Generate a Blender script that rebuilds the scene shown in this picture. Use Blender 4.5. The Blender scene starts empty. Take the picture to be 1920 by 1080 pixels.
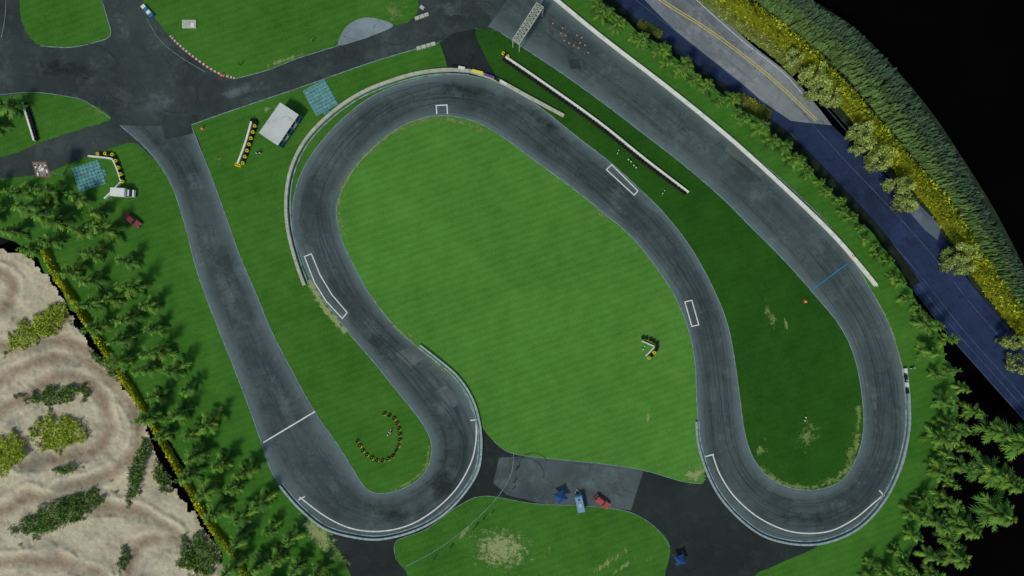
import bpy, bmesh, math, random
from mathutils import Vector, noise, geometry
random.seed(7)
S=0.14; H=180.0
def W(px,py,z=0.0):
    k=S*(H-z)/H
    return Vector(((px-960)*k,(540-py)*k,z))
def lin(c):
    c=c/255.0
    return c/12.92 if c<=0.04045 else ((c+0.055)/1.055)**2.4
KR,KG,KB=.72,.75,.90
def C(r,g,b,k=1.0):
    return (min(lin(r)/KR*k,0.85),min(lin(g)/KG*k,0.85),min(lin(b)/KB*k,0.85),1)
scn=bpy.context.scene
# ------------------------------------------------------------ helpers
def link(o): scn.collection.objects.link(o); return o
def mesh_obj(name,verts,faces,mats,parent=None,smooth=False,fm=None,cols=None):
    me=bpy.data.meshes.new(name); me.from_pydata([tuple(v) for v in verts],[],faces)
    for m in (mats if isinstance(mats,(list,tuple)) else [mats]): me.materials.append(m)
    if fm: me.polygons.foreach_set('material_index',fm)
    if cols:
        at=me.color_attributes.new('Col','FLOAT_COLOR','POINT')
        flat=[]
        for c in cols: flat.extend((c[0],c[1],c[2],1.0))
        at.data.foreach_set('color',flat)
    if smooth: me.polygons.foreach_set('use_smooth',[True]*len(me.polygons))
    me.update()
    o=link(bpy.data.objects.new(name,me))
    if parent: o.parent=parent
    return o
def empty(name,loc=(0,0,0),rz=0):
    e=bpy.data.objects.new(name,None); e.location=loc; e.rotation_euler=(0,0,rz); e.empty_display_size=0.5
    return link(e)
def cr(pts,closed=False,n=6):
    out=[];N=len(pts)
    P=[Vector(p) for p in pts]
    rng=N if closed else N-1
    for i in range(rng):
        if closed: a,b,c,d=P[(i-1)%N],P[i],P[(i+1)%N],P[(i+2)%N]
        else: a,b,c,d=P[max(i-1,0)],P[i],P[i+1],P[min(i+2,N-1)]
        for j in range(n):
            t=j/n
            out.append(0.5*((2*b)+(c-a)*t+(2*a-5*b+4*c-d)*t*t+(3*b-a-3*c+d)*t**3))
    if not closed: out.append(P[-1])
    return out
def sheet(name,pts,z,mat,smooth=True,skirt=None,wob=0.0,n=6):
    p=cr(pts,True,n) if smooth else [Vector(q) for q in pts]
    if wob:
        p=[q+Vector((noise.noise(Vector((q.x*.11,q.y*.11,3)))*wob,noise.noise(Vector((q.x*.11,q.y*.11,9)))*wob)) for q in p]
    vs=[W(q.x,q.y,z) for q in p]
    tri=geometry.tessellate_polygon([vs])
    fs=[]
    for t in tri:
        a,b,c=[vs[i] for i in t]
        fs.append(t if (b-a).cross(c-a).z>0 else (t[0],t[2],t[1]))
    V=list(vs); fm=[0]*len(fs)
    if skirt is not None:
        N=len(vs); V+= [Vector((v.x,v.y,skirt)) for v in vs]
        for i in range(N):
            j=(i+1)%N; fs.append((i,j,N+j,N+i)); fm.append(1)
        return mesh_obj(name,V,fs,[mat,M_earth],fm=fm)
    return mesh_obj(name,V,fs,mat)
def ribbon(name,A,B,z,mat,n=6,across=1,zA=None):
    a=cr(A,False,n); b=cr(B,False,n)
    V=[];F=[];L=0;uv=[]
    prev=None
    for p,q in zip(a,b):
        m=W((p.x+q.x)/2,(p.y+q.y)/2,z)
        if prev: L+=(m-prev).length
        prev=m
        for k in range(across+1):
            t=k/across; V.append(W(p.x+(q.x-p.x)*t,p.y+(q.y-p.y)*t,z)); uv.append((t,L))
    w=across+1
    for i in range(len(a)-1):
        for k in range(across):
            f=(i*w+k,i*w+k+1,(i+1)*w+k+1,(i+1)*w+k)
            x,y,zz=V[f[0]],V[f[1]],V[f[2]]
            if (y-x).cross(zz-x).z<0: f=f[::-1]
            F.append(f)
    o=mesh_obj(name,V,F,mat)
    l=o.data.uv_layers.new(name='UVMap')
    for lp in o.data.loops: l.data[lp.index].uv=uv[lp.vertex_index]
    return o
def offs(P,d):
    out=[]
    for i in range(len(P)):
        t=(P[min(i+1,len(P)-1)]-P[max(i-1,0)]); t.z=0
        if t.length<1e-6: t=Vector((1,0,0))
        t.normalize(); out.append(P[i]+Vector((-t.y,t.x,0))*d)
    return out
def wpath(pts,z=0,smooth=True,closed=False,n=6):
    p=cr(pts,closed,n) if smooth else [Vector(q) for q in pts]
    r=[W(q.x,q.y,z) for q in p]
    if closed: r.append(r[0].copy())
    return r
def strip(name,pts,w,z,mat,smooth=True,closed=False,parent=None,n=6):
    P=wpath(pts,0,smooth,closed,n)
    if not smooth:
        V=[];F=[]
        for i in range(len(P)-1):
            a,b=P[i],P[i+1]; t=(b-a).normalized(); nn=Vector((-t.y,t.x,0))*w/2
            a2=a-t*w/2*0.98; b2=b-t*w/2 if i<len(P)-2 else b+t*w/2
            k=len(V); V+=[a2-nn,b2-nn,b2+nn,a2+nn]; F.append((k,k+1,k+2,k+3))
        for j,v in enumerate(V): v.z=z+0.0015*((j//4)%2)
        return mesh_obj(name,V,F,mat,parent)
    l=offs(P,w/2); r=offs(P,-w/2); V=[]
    for a,b in zip(r,l): V+=[Vector((a.x,a.y,z)),Vector((b.x,b.y,z))]
    F=[(2*i,2*i+2,2*i+3,2*i+1) for i in range(len(P)-1)]
    return mesh_obj(name,V,F,mat,parent)
def sweep(name,P,w,z0,z1,mat,parent=None,topw=None):
    tw=topw or w
    A=offs(P,w/2);B=offs(P,-w/2);A2=offs(P,tw/2);B2=offs(P,-tw/2)
    V=[];F=[]
    for a,b,c,d in zip(B,A,A2,B2):
        V+=[Vector((a.x,a.y,z0)),Vector((b.x,b.y,z0)),Vector((c.x,c.y,z1)),Vector((d.x,d.y,z1))]
    n=len(P)
    for i in range(n-1):
        k=4*i
        for j in range(4):
            j2=(j+1)%4; F.append((k+j,k+j2,k+4+j2,k+4+j)[::-1])
    F.append((0,1,2,3)); F.append((4*n-1,4*n-2,4*n-3,4*n-4))
    return mesh_obj(name,V,F,mat,parent)
class MB:
    def __init__(s): s.V=[];s.F=[];s.M=[];s.C=[]
    def add(s,vs,fs,m=0,c=(1,1,1)):
        k=len(s.V); s.V+=[Vector(v) for v in vs]; s.F+=[tuple(i+k for i in f) for f in fs]; s.M+=[m]*len(fs); s.C+=[c]*len(vs)
    def box(s,c,d,m=0,rz=0,top=1.0):
        cx,cy,cz=c; x,y,z=d[0]/2,d[1]/2,d[2]/2
        vs=[]
        for zz,k in ((-z,1),(z,top)):
            for xx,yy in ((-x,-y),(x,-y),(x,y),(-x,y)):
                X=xx*k;Y=yy*k
                vs.append((cx+X*math.cos(rz)-Y*math.sin(rz),cy+X*math.sin(rz)+Y*math.cos(rz),cz+zz))
        s.add(vs,[(3,2,1,0),(4,5,6,7),(0,1,5,4),(1,2,6,5),(2,3,7,6),(3,0,4,7)],m)
    def tube(s,a,b,r,m=0,n=6,r2=None):
        a=Vector(a);b=Vector(b);d=(b-a)
        if d.length<1e-5:return
        d.normalize(); u=d.orthogonal().normalized(); v=d.cross(u); r2=r if r2 is None else r2
        vs=[a+(u*math.cos(2*math.pi*i/n)+v*math.sin(2*math.pi*i/n))*r for i in range(n)]+[b+(u*math.cos(2*math.pi*i/n)+v*math.sin(2*math.pi*i/n))*r2 for i in range(n)]
        s.add(vs,[(i,(i+1)%n,n+(i+1)%n,n+i) for i in range(n)]+[tuple(range(n))[::-1],tuple(range(n,2*n))],m)
    def torus(s,c,R=.31,r=.13,m=0,n=12,k=6):
        vs=[];fs=[]
        for i in range(n):
            a=2*math.pi*i/n
            for j in range(k):
                b=2*math.pi*j/k; q=R+r*math.cos(b); vs.append((c[0]+q*math.cos(a),c[1]+q*math.sin(a),c[2]+r*math.sin(b)))
        for i in range(n):
            for j in range(k):
                fs.append((i*k+j,((i+1)%n)*k+j,((i+1)%n)*k+(j+1)%k,i*k+(j+1)%k))
        s.add(vs,fs,m)
    def obj(s,name,mats,parent=None,smooth=False,cols=False):
        return mesh_obj(name,s.V,s.F,mats,parent,smooth,s.M,s.C if cols else None)
# ------------------------------------------------------------ materials
class NT:
    def __init__(s,name,rough=0.9,spec=0.2):
        s.m=bpy.data.materials.new(name); s.m.use_nodes=True; s.t=s.m.node_tree; s.b=s.t.nodes['Principled BSDF']
        s.b.inputs['Roughness'].default_value=rough; s.b.inputs['Specular IOR Level'].default_value=spec
        s.geo=s.n('ShaderNodeNewGeometry')
    def n(s,t): return s.t.nodes.new(t)
    def l(s,a,b): s.t.links.new(a,b)
    def scale(s,vec,sc,rz=0):
        m=s.n('ShaderNodeMapping'); m.inputs['Scale'].default_value=sc; m.inputs['Rotation'].default_value=(0,0,rz); s.l(vec,m.inputs['Vector']); return m.outputs['Vector']
    def noise(s,vec,sc,det=4,r=.6):
        x=s.n('ShaderNodeTexNoise'); x.inputs['Scale'].default_value=sc; x.inputs['Detail'].default_value=det; x.inputs['Roughness'].default_value=r
        s.l(vec,x.inputs['Vector']); return x.outputs['Fac']
    def rng(s,v,a,b,c=0,d=1):
        x=s.n('ShaderNodeMapRange'); x.inputs[1].default_value=a;x.inputs[2].default_value=b;x.inputs[3].default_value=c;x.inputs[4].default_value=d
        s.l(v,x.inputs[0]); return x.outputs[0]
    def math(s,op,a,b=None):
        x=s.n('ShaderNodeMath'); x.operation=op
        for i,v in enumerate((a,b)):
            if v is None: continue
            if isinstance(v,(int,float)): x.inputs[i].default_value=v
            else: s.l(v,x.inputs[i])
        return x.outputs[0]
    def mix(s,f,a,b,mode='MIX'):
        x=s.n('ShaderNodeMix'); x.data_type='RGBA'; x.blend_type=mode
        for inp,v in ((x.inputs[0],f),(x.inputs[6],a),(x.inputs[7],b)):
            if isinstance(v,(int,float)): inp.default_value=v
            elif isinstance(v,tuple): inp.default_value=v
            else: s.l(v,inp)
        return x.outputs[2]
    def col(s,c):
        if isinstance(c,tuple): s.b.inputs['Base Color'].default_value=c
        else: s.l(c,s.b.inputs['Base Color'])
    def bump(s,h,st=.3,d=.1):
        x=s.n('ShaderNodeBump'); x.inputs['Strength'].default_value=st; x.inputs['Distance'].default_value=d; s.l(h,x.inputs['Height']); s.l(x.outputs[0],s.b.inputs['Normal'])
def simple(name,c,rough=.8,var=.25,sc=2.0,metal=0,spec=.3):
    t=NT(name,rough,spec); p=t.geo.outputs['Position']
    nz=t.noise(p,sc,3); d=tuple(x*(1-var) for x in c[:3])+(1,); l=tuple(min(x*(1+var),.9) for x in c[:3])+(1,)
    t.col(t.mix(t.rng(nz,.3,.7),d,l)); t.b.inputs['Metallic'].default_value=metal
    return t.m
def grass(name,dark,light,dry,stripe=.12,dryamt=.66,rz=.33):
    t=NT(name,.95,.1); p=t.geo.outputs['Position']
    fine=t.noise(p,2.2,4,.8); med=t.noise(p,.22,4,.65); big=t.noise(p,.03,3,.6)
    w=t.n('ShaderNodeTexWave'); w.wave_type='BANDS'; w.bands_direction='Y'; w.inputs['Scale'].default_value=.17; w.inputs['Distortion'].default_value=2.2; w.inputs['Detail'].default_value=2; w.inputs['Detail Scale'].default_value=2.
    t.l(t.scale(p,(1,1,1),-rz),w.inputs['Vector'])
    f=t.math('ADD',t.math('MULTIPLY',t.rng(fine,.28,.72),.5),t.math('MULTIPLY',t.rng(med,.3,.7),.28))
    f=t.math('ADD',f,t.math('MULTIPLY',t.rng(big,.35,.65),.22))
    f=t.math('ADD',f,t.math('MULTIPLY',t.math('SUBTRACT',w.outputs['Fac'],.5),stripe))
    c=t.mix(f,dark,light)
    dn=t.noise(t.scale(p,(1,1,1),.7),.5,6,.75)
    c=t.mix(t.rng(dn,dryamt,dryamt+.12,0,.5),c,dry)
    t2=t.noise(p,.08,5,.7); c=t.mix(t.rng(t2,.5,.7,0,.22),c,tuple(x*.75+y*.25 for x,y in zip(light,dry)))
    t.col(c); t.bump(fine,.5,.25); return t.m
def asphalt(name,dark,light,uv=False,edge=None,streak=.5):
    t=NT(name,.85,.25); p=t.geo.outputs['Position']
    big=t.noise(p,.045,4,.65); med=t.noise(p,.4,5,.75); fine=t.noise(p,5,3,.7)
    f=t.math('ADD',t.math('MULTIPLY',t.rng(big,.38,.62),.55),t.math('MULTIPLY',t.rng(med,.3,.7),.3))
    f=t.math('ADD',f,t.math('MULTIPLY',t.rng(fine,.3,.7),.15))
    c=t.mix(f,dark,light)
    vo=t.n('ShaderNodeTexVoronoi'); vo.feature='DISTANCE_TO_EDGE'; vo.inputs['Scale'].default_value=.1
    dv=t.n('ShaderNodeVectorMath'); dv.operation='ADD'; nn=t.n('ShaderNodeTexNoise'); nn.inputs['Scale'].default_value=.3; nn.inputs['Detail'].default_value=4
    t.l(p,nn.inputs['Vector']); sc=t.n('ShaderNodeVectorMath'); sc.operation='SCALE'; sc.inputs['Scale'].default_value=7; t.l(nn.outputs['Color'],sc.inputs[0])
    t.l(p,dv.inputs[0]); t.l(sc.outputs[0],dv.inputs[1]); t.l(dv.outputs[0],vo.inputs['Vector'])
    ck=t.math('MULTIPLY',t.rng(vo.outputs['Distance'],.006,.022,.5,0),t.rng(med,.42,.58))
    c=t.mix(ck,c,tuple(x*.3 for x in dark[:3])+(1,))
    du=t.noise(p,.13,6,.78); c=t.mix(t.rng(du,.52,.72,0,.5),c,tuple(min(x*1.8,.5) for x in light[:3])+(1,))
    if uv:
        u=t.n('ShaderNodeUVMap').outputs[0]
        s1=t.noise(t.scale(u,(8,.03,1)),1,4,.65); s2=t.noise(t.scale(u,(45,.05,1)),1,2,.6)
        c=t.mix(t.rng(s1,.5,.7,0,streak),c,tuple(x*.6 for x in dark[:3])+(1,))
        c=t.mix(t.rng(s2,.58,.72,0,.35),c,tuple(x*1.5 for x in light[:3])+(1,))
        sx=t.n('ShaderNodeSeparateXYZ'); t.l(u,sx.inputs[0])
        e=t.math('MULTIPLY',t.math('ABSOLUTE',t.math('SUBTRACT',sx.outputs[0],.5)),2.0)
        e2=t.math('MULTIPLY',t.rng(e,.5,1.0),t.rng(s1,.3,.6,.4,.9))
        if edge: c=t.mix(t.math('MULTIPLY',e2,.7),c,edge)
    t.col(c); t.bump(fine,.3,.05); return t.m
def patchmat(name,c1,c2,sc=.6,stretch=(1,1,1),rz=0,bias=0.0,soft=.14,amax=1):
    t=NT(name,.95,.1); p=t.geo.outputs['Position']
    a=t.n('ShaderNodeAttribute'); a.attribute_name='Col'
    sx=t.n('ShaderNodeSeparateColor'); t.l(a.outputs['Color'],sx.inputs[0])
    nz=t.noise(t.scale(p,stretch,rz),sc,6,.8)
    v=t.math('SUBTRACT',t.math('ADD',t.rng(nz,.3,.7),bias),t.math('MULTIPLY',sx.outputs[0],.8))
    al=t.rng(v,.28,.28+soft,0,amax)
    f=t.noise(p,3,3); t.col(t.mix(t.rng(f,.3,.7),c1,c2)); t.l(al,t.b.inputs['Alpha']); return t.m
def leafmat(name,base,rough=.8,hv=.3):
    t=NT(name,rough,.15); a=t.n('ShaderNodeAttribute'); a.attribute_name='Col'
    c=t.mix(1.0,a.outputs['Color'],base,'MULTIPLY')
    o=t.n('ShaderNodeObjectInfo'); c=t.mix(t.rng(o.outputs['Random'],0,1,0,hv),c,t.mix(1.0,c,(1.4,1.2,.75,1),'MULTIPLY'))
    t.col(c); return t.m

M_earth=simple('dark_earth',(.012,.013,.008,1),.95,.4,.6)
M_void=simple('black_ground',(.0018,.0018,.0016,1),1,.3,.05,spec=0)
M_lawn=grass('lawn_grass',C(32,76,20),C(72,122,46),C(112,138,76),.1)
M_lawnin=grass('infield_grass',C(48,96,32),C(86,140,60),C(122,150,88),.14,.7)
M_lawnd=grass('dark_lawn_grass',C(18,54,10),C(46,92,28),C(90,120,60),.06,.7)  # darker green lawn for the strip between the straights
M_asp=asphalt('asphalt_paddock',C(30,38,40),C(60,71,73))
M_dark=asphalt('asphalt_new',C(22,28,28),C(38,48,48))
M_track=asphalt('asphalt_track',C(38,49,52),C(73,87,91),True,C(104,122,132),.5)
M_conc=asphalt('concrete_apron',C(46,56,60),C(80,92,98))
M_wet=asphalt('pale_concrete',C(84,100,112),C(130,146,158))
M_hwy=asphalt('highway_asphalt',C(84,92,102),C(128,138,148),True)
M_hwyshade=asphalt('highway_shade_asphalt',C(16,25,46),C(38,54,92),True,streak=.3)  # tree shade on the highway, painted into the asphalt colour
M_white=simple('white_paint',C(205,210,206),.7,.22,1.2)
M_fade=simple('faded_paint',C(112,134,142),.8,.45,.7)
M_blue=simple('blue_paint',C(30,110,160),.7,.2)
M_yel=simple('yellow_paint',C(185,170,80),.7,.25)
M_wall=simple('concrete_barrier_white',C(224,222,208),.85,.12,.8)
M_beige=simple('concrete_barrier_beige',C(160,165,158),.85,.2,.8)
M_steel=simple('galvanised_steel',C(135,152,162),.6,.25,1,.1)
M_tyre=simple('tyre_rubber',C(24,26,28),.9,.3,3)
M_tyrey=simple('tyre_yellow',C(195,180,40),.8,.2,3)
M_tyrew=simple('tyre_white',C(205,205,195),.8,.15,3)
M_red=simple('red_paint',C(150,45,40),.7,.2)
M_orange=simple('orange_plastic',C(215,90,40),.6,.1)
M_glass=simple('dark_glass',C(22,30,38),.15,.1,spec=.6)
M_metal=simple('painted_metal_light',C(165,172,165),.6,.2,2)
M_pole=simple('grey_pole',C(120,125,120),.6,.2,2)
M_bark=simple('bark',C(58,46,34),.95,.4,4)
M_skid=simple('rubber_mark',C(34,43,46),.8,.3,.5)
# ------------------------------------------------------------ ground
mesh_obj('ground',[(-3000,-3000,-16),(3000,-3000,-16),(3000,3000,-16),(-3000,3000,-16)],[(0,1,2,3)],M_void)
site=[(-300,-250),(860,-250),(1000,-110),(1100,-20),(1180,45),(1290,130),(1400,212),(1470,275),(1560,360),(1640,445),(1700,530),(1755,620),(1795,720),(1790,800),(1765,900),(1725,1000),(1690,1100),(1650,1300),(520,1300),(430,1085),(395,985),(350,885),(300,805),(242,725),(186,645),(126,565),(88,505),(0,445),(-300,400)]
sheet('ground',site,0,M_lawn,skirt=-16,wob=12)
pairs="""915,50,985,-50;940,62,1012,-22;985,92,1065,20;1060,142,1150,85;1140,200,1235,148;1205,250,1310,205;1280,308,1385,268;1350,368,1455,328;1410,428,1520,388;1470,488,1580,455;1525,550,1625,530;1575,612,1665,605;1602,670,1690,685;1615,735,1702,765;1619,800,1700,845;1607,855,1675,910;1578,900,1630,970;1530,918,1560,1012;1480,914,1475,1018;1440,893,1400,985;1412,858,1345,925;1396,810,1315,850;1387,745,1307,760;1378,680,1303,680;1363,605,1290,615;1332,530,1262,550;1292,460,1222,490;1245,400,1180,440;1200,355,1130,398;1145,305,1070,350;1080,255,1005,303;1015,203,950,262;955,165,900,232;900,146,860,220;850,139,832,217;795,146,800,220;735,163,757,235;680,192,710,268;625,240,665,315;578,300,640,360;553,360,631,400;548,420,642,452;560,470,665,502;580,520,692,550;612,570,728,598;652,622,775,645;700,678,820,678;750,740,862,722;788,788,888,775;808,828,902,830;805,868,890,890;785,898,850,948;750,918,790,990;712,925,715,1010;686,915,635,1000;665,885,570,955;632,832,515,895;592,775,487,820;550,700,460,745;510,622,425,655;480,550,393,575;450,480,367,500;425,410,345,415;400,340,318,340;378,285,278,283;360,237,225,235"""
A=[];B=[]
for s in pairs.split(';'):
    a,b,c,d=map(float,s.split(',')); A.append((a,b)); B.append((c,d))
sheet('paddock_road',[(-300,-250),(860,-250),(985,-100),(1040,-10),(1035,20),(990,92),(960,62),(895,55),(895,55),(908,98),(940,150),(900,160),(842,145),(834,110),(822,80),(822,80),(700,116),(560,166),(430,209),(359,234),(359,234),(378,290),(330,320),(285,295),(252,268),(210,277),(170,290),(80,325),(-20,337),(-300,370)],.02,M_asp)
sheet('asphalt_patch',[(824,80),(850,62),(892,54),(905,95),(936,148),(890,142),(842,138),(834,108)],.035,M_dark,smooth=False)
sheet('service_road',[(620,1000),(640,1040),(668,1110),(720,1300),(1300,1300),(1400,1100),(1450,1062),(1535,1021),(1475,1000),(1400,975),(1345,915),(1322,875),(1305,905),(1205,883),(1050,862),(960,850),(925,825),(898,790),(885,880),(850,930),(790,980),(715,1000)],.02,M_dark)
sheet('concrete_apron',[(936,858),(985,856),(1050,862),(1130,870),(1207,882),(1196,915),(1183,957),(1100,948),(1020,945),(950,928),(925,905)],.028,M_conc,smooth=False)
sheet('lawn',[(30,-250),(36,-10),(45,50),(75,85),(130,88),(180,78),(207,66),(200,30),(186,-20),(150,-250)],.04,M_lawn,wob=3)
sheet('lawn',[(255,-250),(265,-40),(270,5),(320,70),(360,105),(410,138),(440,147),(500,131),(560,108),(610,92),(636,82),(650,50),(690,33),(735,47),(768,38),(785,12),(778,-40),(760,-250)],.04,M_lawn,wob=3)
sheet('lawn',[(-300,185),(-20,180),(60,173),(120,180),(160,190),(207,222),(150,243),(80,265),(-10,296),(-300,330)],.04,M_lawn,wob=3)
sheet('lawn',[(743,1015),(800,992),(860,948),(910,930),(1000,944),(1100,949),(1180,960),(1230,990),(1256,1025),(1245,1090),(1200,1300),(800,1300),(770,1100),(745,1050)],.04,M_lawn,wob=2)
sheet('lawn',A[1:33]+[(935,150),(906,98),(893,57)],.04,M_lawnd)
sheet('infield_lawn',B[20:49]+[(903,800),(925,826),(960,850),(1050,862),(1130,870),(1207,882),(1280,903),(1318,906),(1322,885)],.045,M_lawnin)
sheet('concrete_pad',[(634,84),(650,50),(690,33),(737,47),(700,66),(665,78)],.046,M_wet)
ribbon('race_track',A,B,.06,M_track,n=6)
for E in (A,B): strip('track_edge_line',E[1:],.16,.075,M_fade)
for q,w_ in (([(359,234),(430,209),(560,165),(700,116),(822,80)],.2),([(75,86),(130,89),(180,79),(207,66),(200,30),(187,-10)],.18),([(440,148),(500,132),(560,109),(610,93),(636,83),(650,50),(690,33),(735,47)],.18),([(-20,180),(60,173),(120,180),(160,190),(207,222)],.13),([(925,826),(960,850),(1050,862),(1130,870),(1207,882),(1280,903),(1318,906)],.12),([(743,1050),(743,1015),(800,992),(860,948),(910,930),(1000,944),(1100,949),(1180,960),(1230,990),(1256,1025)],.1)):
    strip('road_edge_line',q,w_,.055,M_fade)
M_rep=asphalt('asphalt_repair',C(62,73,76),C(88,99,101))
M_rep2=asphalt('asphalt_repair_dark',C(32,41,43),C(56,67,69))
for q,m in (([(1358,282),(1372,262),(1440,318),(1428,333)],M_rep),([(815,735),(835,722),(870,748),(850,765)],M_rep),([(700,625),(722,640),(710,655),(690,640)],M_rep2),([(300,222),(355,220),(362,250),(310,262)],M_rep2),([(1065,112),(1085,110),(1090,128),(1070,130)],M_rep2),([(740,662),(775,648),(800,668),(770,690)],M_rep)):
    sheet('road_patch',q,.068,m,smooth=False)
ac=cr(A,False,6); bc=cr(B,False,6); mb=MB()
for k in range(70):
    i0=random.randrange(10,len(ac)-60); ln=random.randrange(8,45); u0=random.uniform(.15,.85); u1=min(.92,max(.08,u0+random.uniform(-.25,.25))); w_=random.uniform(.05,.13)
    P=[]
    for j in range(ln):
        t_=j/(ln-1); u=u0+(u1-u0)*t_*t_*(3-2*t_); q=ac[i0+j].lerp(bc[i0+j],u); P.append(W(q.x,q.y,.0705+k*.00003))
    l=offs(P,w_/2);r=offs(P,-w_/2);V=[]
    for a,b in zip(r,l): V+=[a,b]
    mb.add(V,[(2*i,2*i+2,2*i+3,2*i+1) for i in range(ln-1)],0)
for (cx,cy,r_,a0,a1) in ((648,92,22,.5,4),(330,180,40,0,2.2),(250,150,55,1,3),(430,175,60,2.5,4),(1000,870,26,3,6),(980,890,40,4,6.5),(1300,960,30,0,3),(160,130,60,4.5,6.2),(900,30,35,3,5.6),(740,62,28,.2,2.4)):
    P=[W(cx+r_*math.cos(a0+(a1-a0)*j/30),cy+r_*.8*math.sin(a0+(a1-a0)*j/30),.062) for j in range(31)]; l=offs(P,.07);r=offs(P,-.07);V=[]
    for a,b in zip(r,l): V+=[a,b]
    mb.add(V,[(2*i,2*i+2,2*i+3,2*i+1) for i in range(30)],0)
mb.obj('tyre_skid_marks',[M_skid])
# ------------------------------------------------------------ markings
Z=.09
strip('start_line',[(495,829),(590,772)],.35,Z,M_white,False)
strip('timing_line',[(1523,543),(1588,495)],.3,Z,M_blue,False)
strip('box_marking',[(819,213),(818,198),(838,197),(839,213)],.3,Z,M_white,False)
strip('box_marking',[(1137,318),(1147,309),(1196,358),(1189,366),(1137,318)],.28,Z,M_white,False)
strip('box_marking',[(1284,566),(1297,563),(1310,609),(1297,612),(1284,566)],.28,Z,M_white,False)
strip('box_marking',[(642,597),(612,565),(590,530),(571,481),(584,476),(600,515),(622,552),(651,586),(642,597)],.28,Z,M_white,False)
strip('track_marking',[(893,788),(892,830),(882,870),(855,917),(815,956),(768,984),(715,996),(660,991),(610,968),(562,932)],.32,Z,M_white)
strip('track_marking',[(883,788),(894,787)],.32,Z+.003,M_white,False)
strip('track_marking',[(560,937),(571,931)],.32,Z+.003,M_white,False)
strip('track_marking',[(1336,852),(1350,890),(1378,932),(1425,972),(1485,997),(1550,997),(1600,974),(1638,943),(1656,928)],.32,Z,M_white)
strip('track_marking',[(1323,856),(1337,852)],.32,Z+.003,M_white,False)
strip('track_marking',[(1657,929),(1649,920)],.32,Z+.003,M_white,False)
strip('yard_line',[(275,35),(300,75),(340,108),(385,135)],.12,Z,M_fade)
strip('hose_line',[(963,850),(958,890),(930,935),(880,985),(820,1030),(760,1062)],.12,Z,M_fade)
strip('yard_line',[(12,-10),(10,30),(3,70)],.12,Z,M_fade)
kp=wpath([(318,66),(340,88),(370,112),(405,135),(440,147)],0,True,n=10)
mb=MB()
for i in range(len(kp)-1):
    a,b=kp[i],kp[i+1]; m=(a+b)/2; d=b-a
    mb.box((m.x,m.y,.07),(d.length,.55,.14),i%2,math.atan2(d.y,d.x))
mb.obj('race_kerb',[simple('kerb_red',C(120,60,55),.8,.3),M_metal])
def blocks(name,pts,w,h,L,mats,gap=.08,z0=0):
    P=wpath(pts,0,True,n=8); mb=MB()
    res=[P[0]];need=L
    for a,b in zip(P,P[1:]):
        d=(b-a).length; t=0
        while d-t>=need:
            t+=need; res.append(a+(b-a)*(t/d)); need=L
        need-= (d-t)
    for k in range(len(res)-1):
        a,b=res[k],res[k+1]; m=(a+b)/2; d=b-a
        mb.box((m.x,m.y,z0+h/2),(d.length-gap,w,h),k%len(mats),math.atan2(d.y,d.x),top=.96)
    return mb.obj(name,mats)
for q in ([(788,12),(802,22)],[(778,36),(806,26)],[(781,92),(822,80)]):
    blocks('concrete_block_row',q,.9,.4,1.3,[M_beige,M_metal])
# ------------------------------------------------------------ barriers
wp=wpath([(880,-130),(960,-68),(1042,0),(1130,72),(1260,172),(1370,262),(1480,362),(1560,440),(1606,492),(1641,535)],0,True,n=8)
e=empty('concrete_wall'); sweep('wall_panel',wp,.85,0,.95,M_wall,e,.7); 
mb=MB()
for i,p in enumerate(wp[::2]): mb.box((p.x,p.y,.5),(.12,.95,1.02),0,.85)
mb.obj('joints',[M_beige],e)
def armco(pts,mat,w=.45,h=.8,second=None):
    P=wpath(pts,0,True,n=8); e=empty('guard_rail'); mb=MB()
    sweep('rail',P,w,.35,h,mat,e,w*.8)
    for i in range(0,len(P),2): mb.tube((P[i].x,P[i].y,0),(P[i].x,P[i].y,h+.1),.09,0,5)
    mb.obj('posts',[M_pole],e)
    if second:
        Q=offs(P,second); sweep('kerb_strip',Q,.35,.06,.2,M_fade,e)
armco([(572,535),(556,490),(541,430),(538,370),(548,315),(575,262),(620,215),(675,177),(735,152),(790,137),(840,132),(880,134)],M_beige,.95,.9,second=-.95)
armco([(880,134),(930,150),(990,182),(1057,218)],M_beige,.95,.9)
armco([(788,647),(820,672),(858,705),(885,745),(898,785),(903,830),(897,880),(870,925),(830,965),(780,993),(720,1009),(670,1007),(610,990),(560,950),(525,909)],M_steel,.6,.7,second=-.8 )
armco([(1305,790),(1308,830),(1325,885),(1352,935),(1395,980),(1440,1008),(1500,1020),(1555,1014),(1610,988),(1655,940),(1685,880),(1702,810),(1703,750),(1697,690)],M_steel,.6,.7,second=.8)
M_ban=[simple('banner_white',C(200,200,205),.6,.2),simple('banner_yellow',C(215,200,40),.6,.1),simple('banner_black',C(22,22,26),.6,.2),simple('banner_purple',C(90,60,120),.6,.2)]
def banner(a,b,m):
    P=[W(*a),W(*b)]; d=(P[1]-P[0]); mb=MB(); c=(P[0]+P[1])/2
    mb.box((c.x,c.y,.78),(d.length,.6,.7),0,math.atan2(d.y,d.x)); mb.obj('banner',[m])
for i,(a,b) in enumerate((((845,127),(858,128)),((860,128),(872,130)),((886,134),(906,139)),((908,141),(925,147)),((926,148),(936,154)),((938,153),(950,160)))):
    banner(a,b,[M_ban[2],M_ban[0],M_ban[1],M_ban[3],M_ban[2],M_ban[0]][i])
for i in range(4):
    banner((1694+i*1.2,690+i*13),(1695+i*1.2,698+i*13),M_ban[2] if i%2 else M_ban[0])
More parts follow.
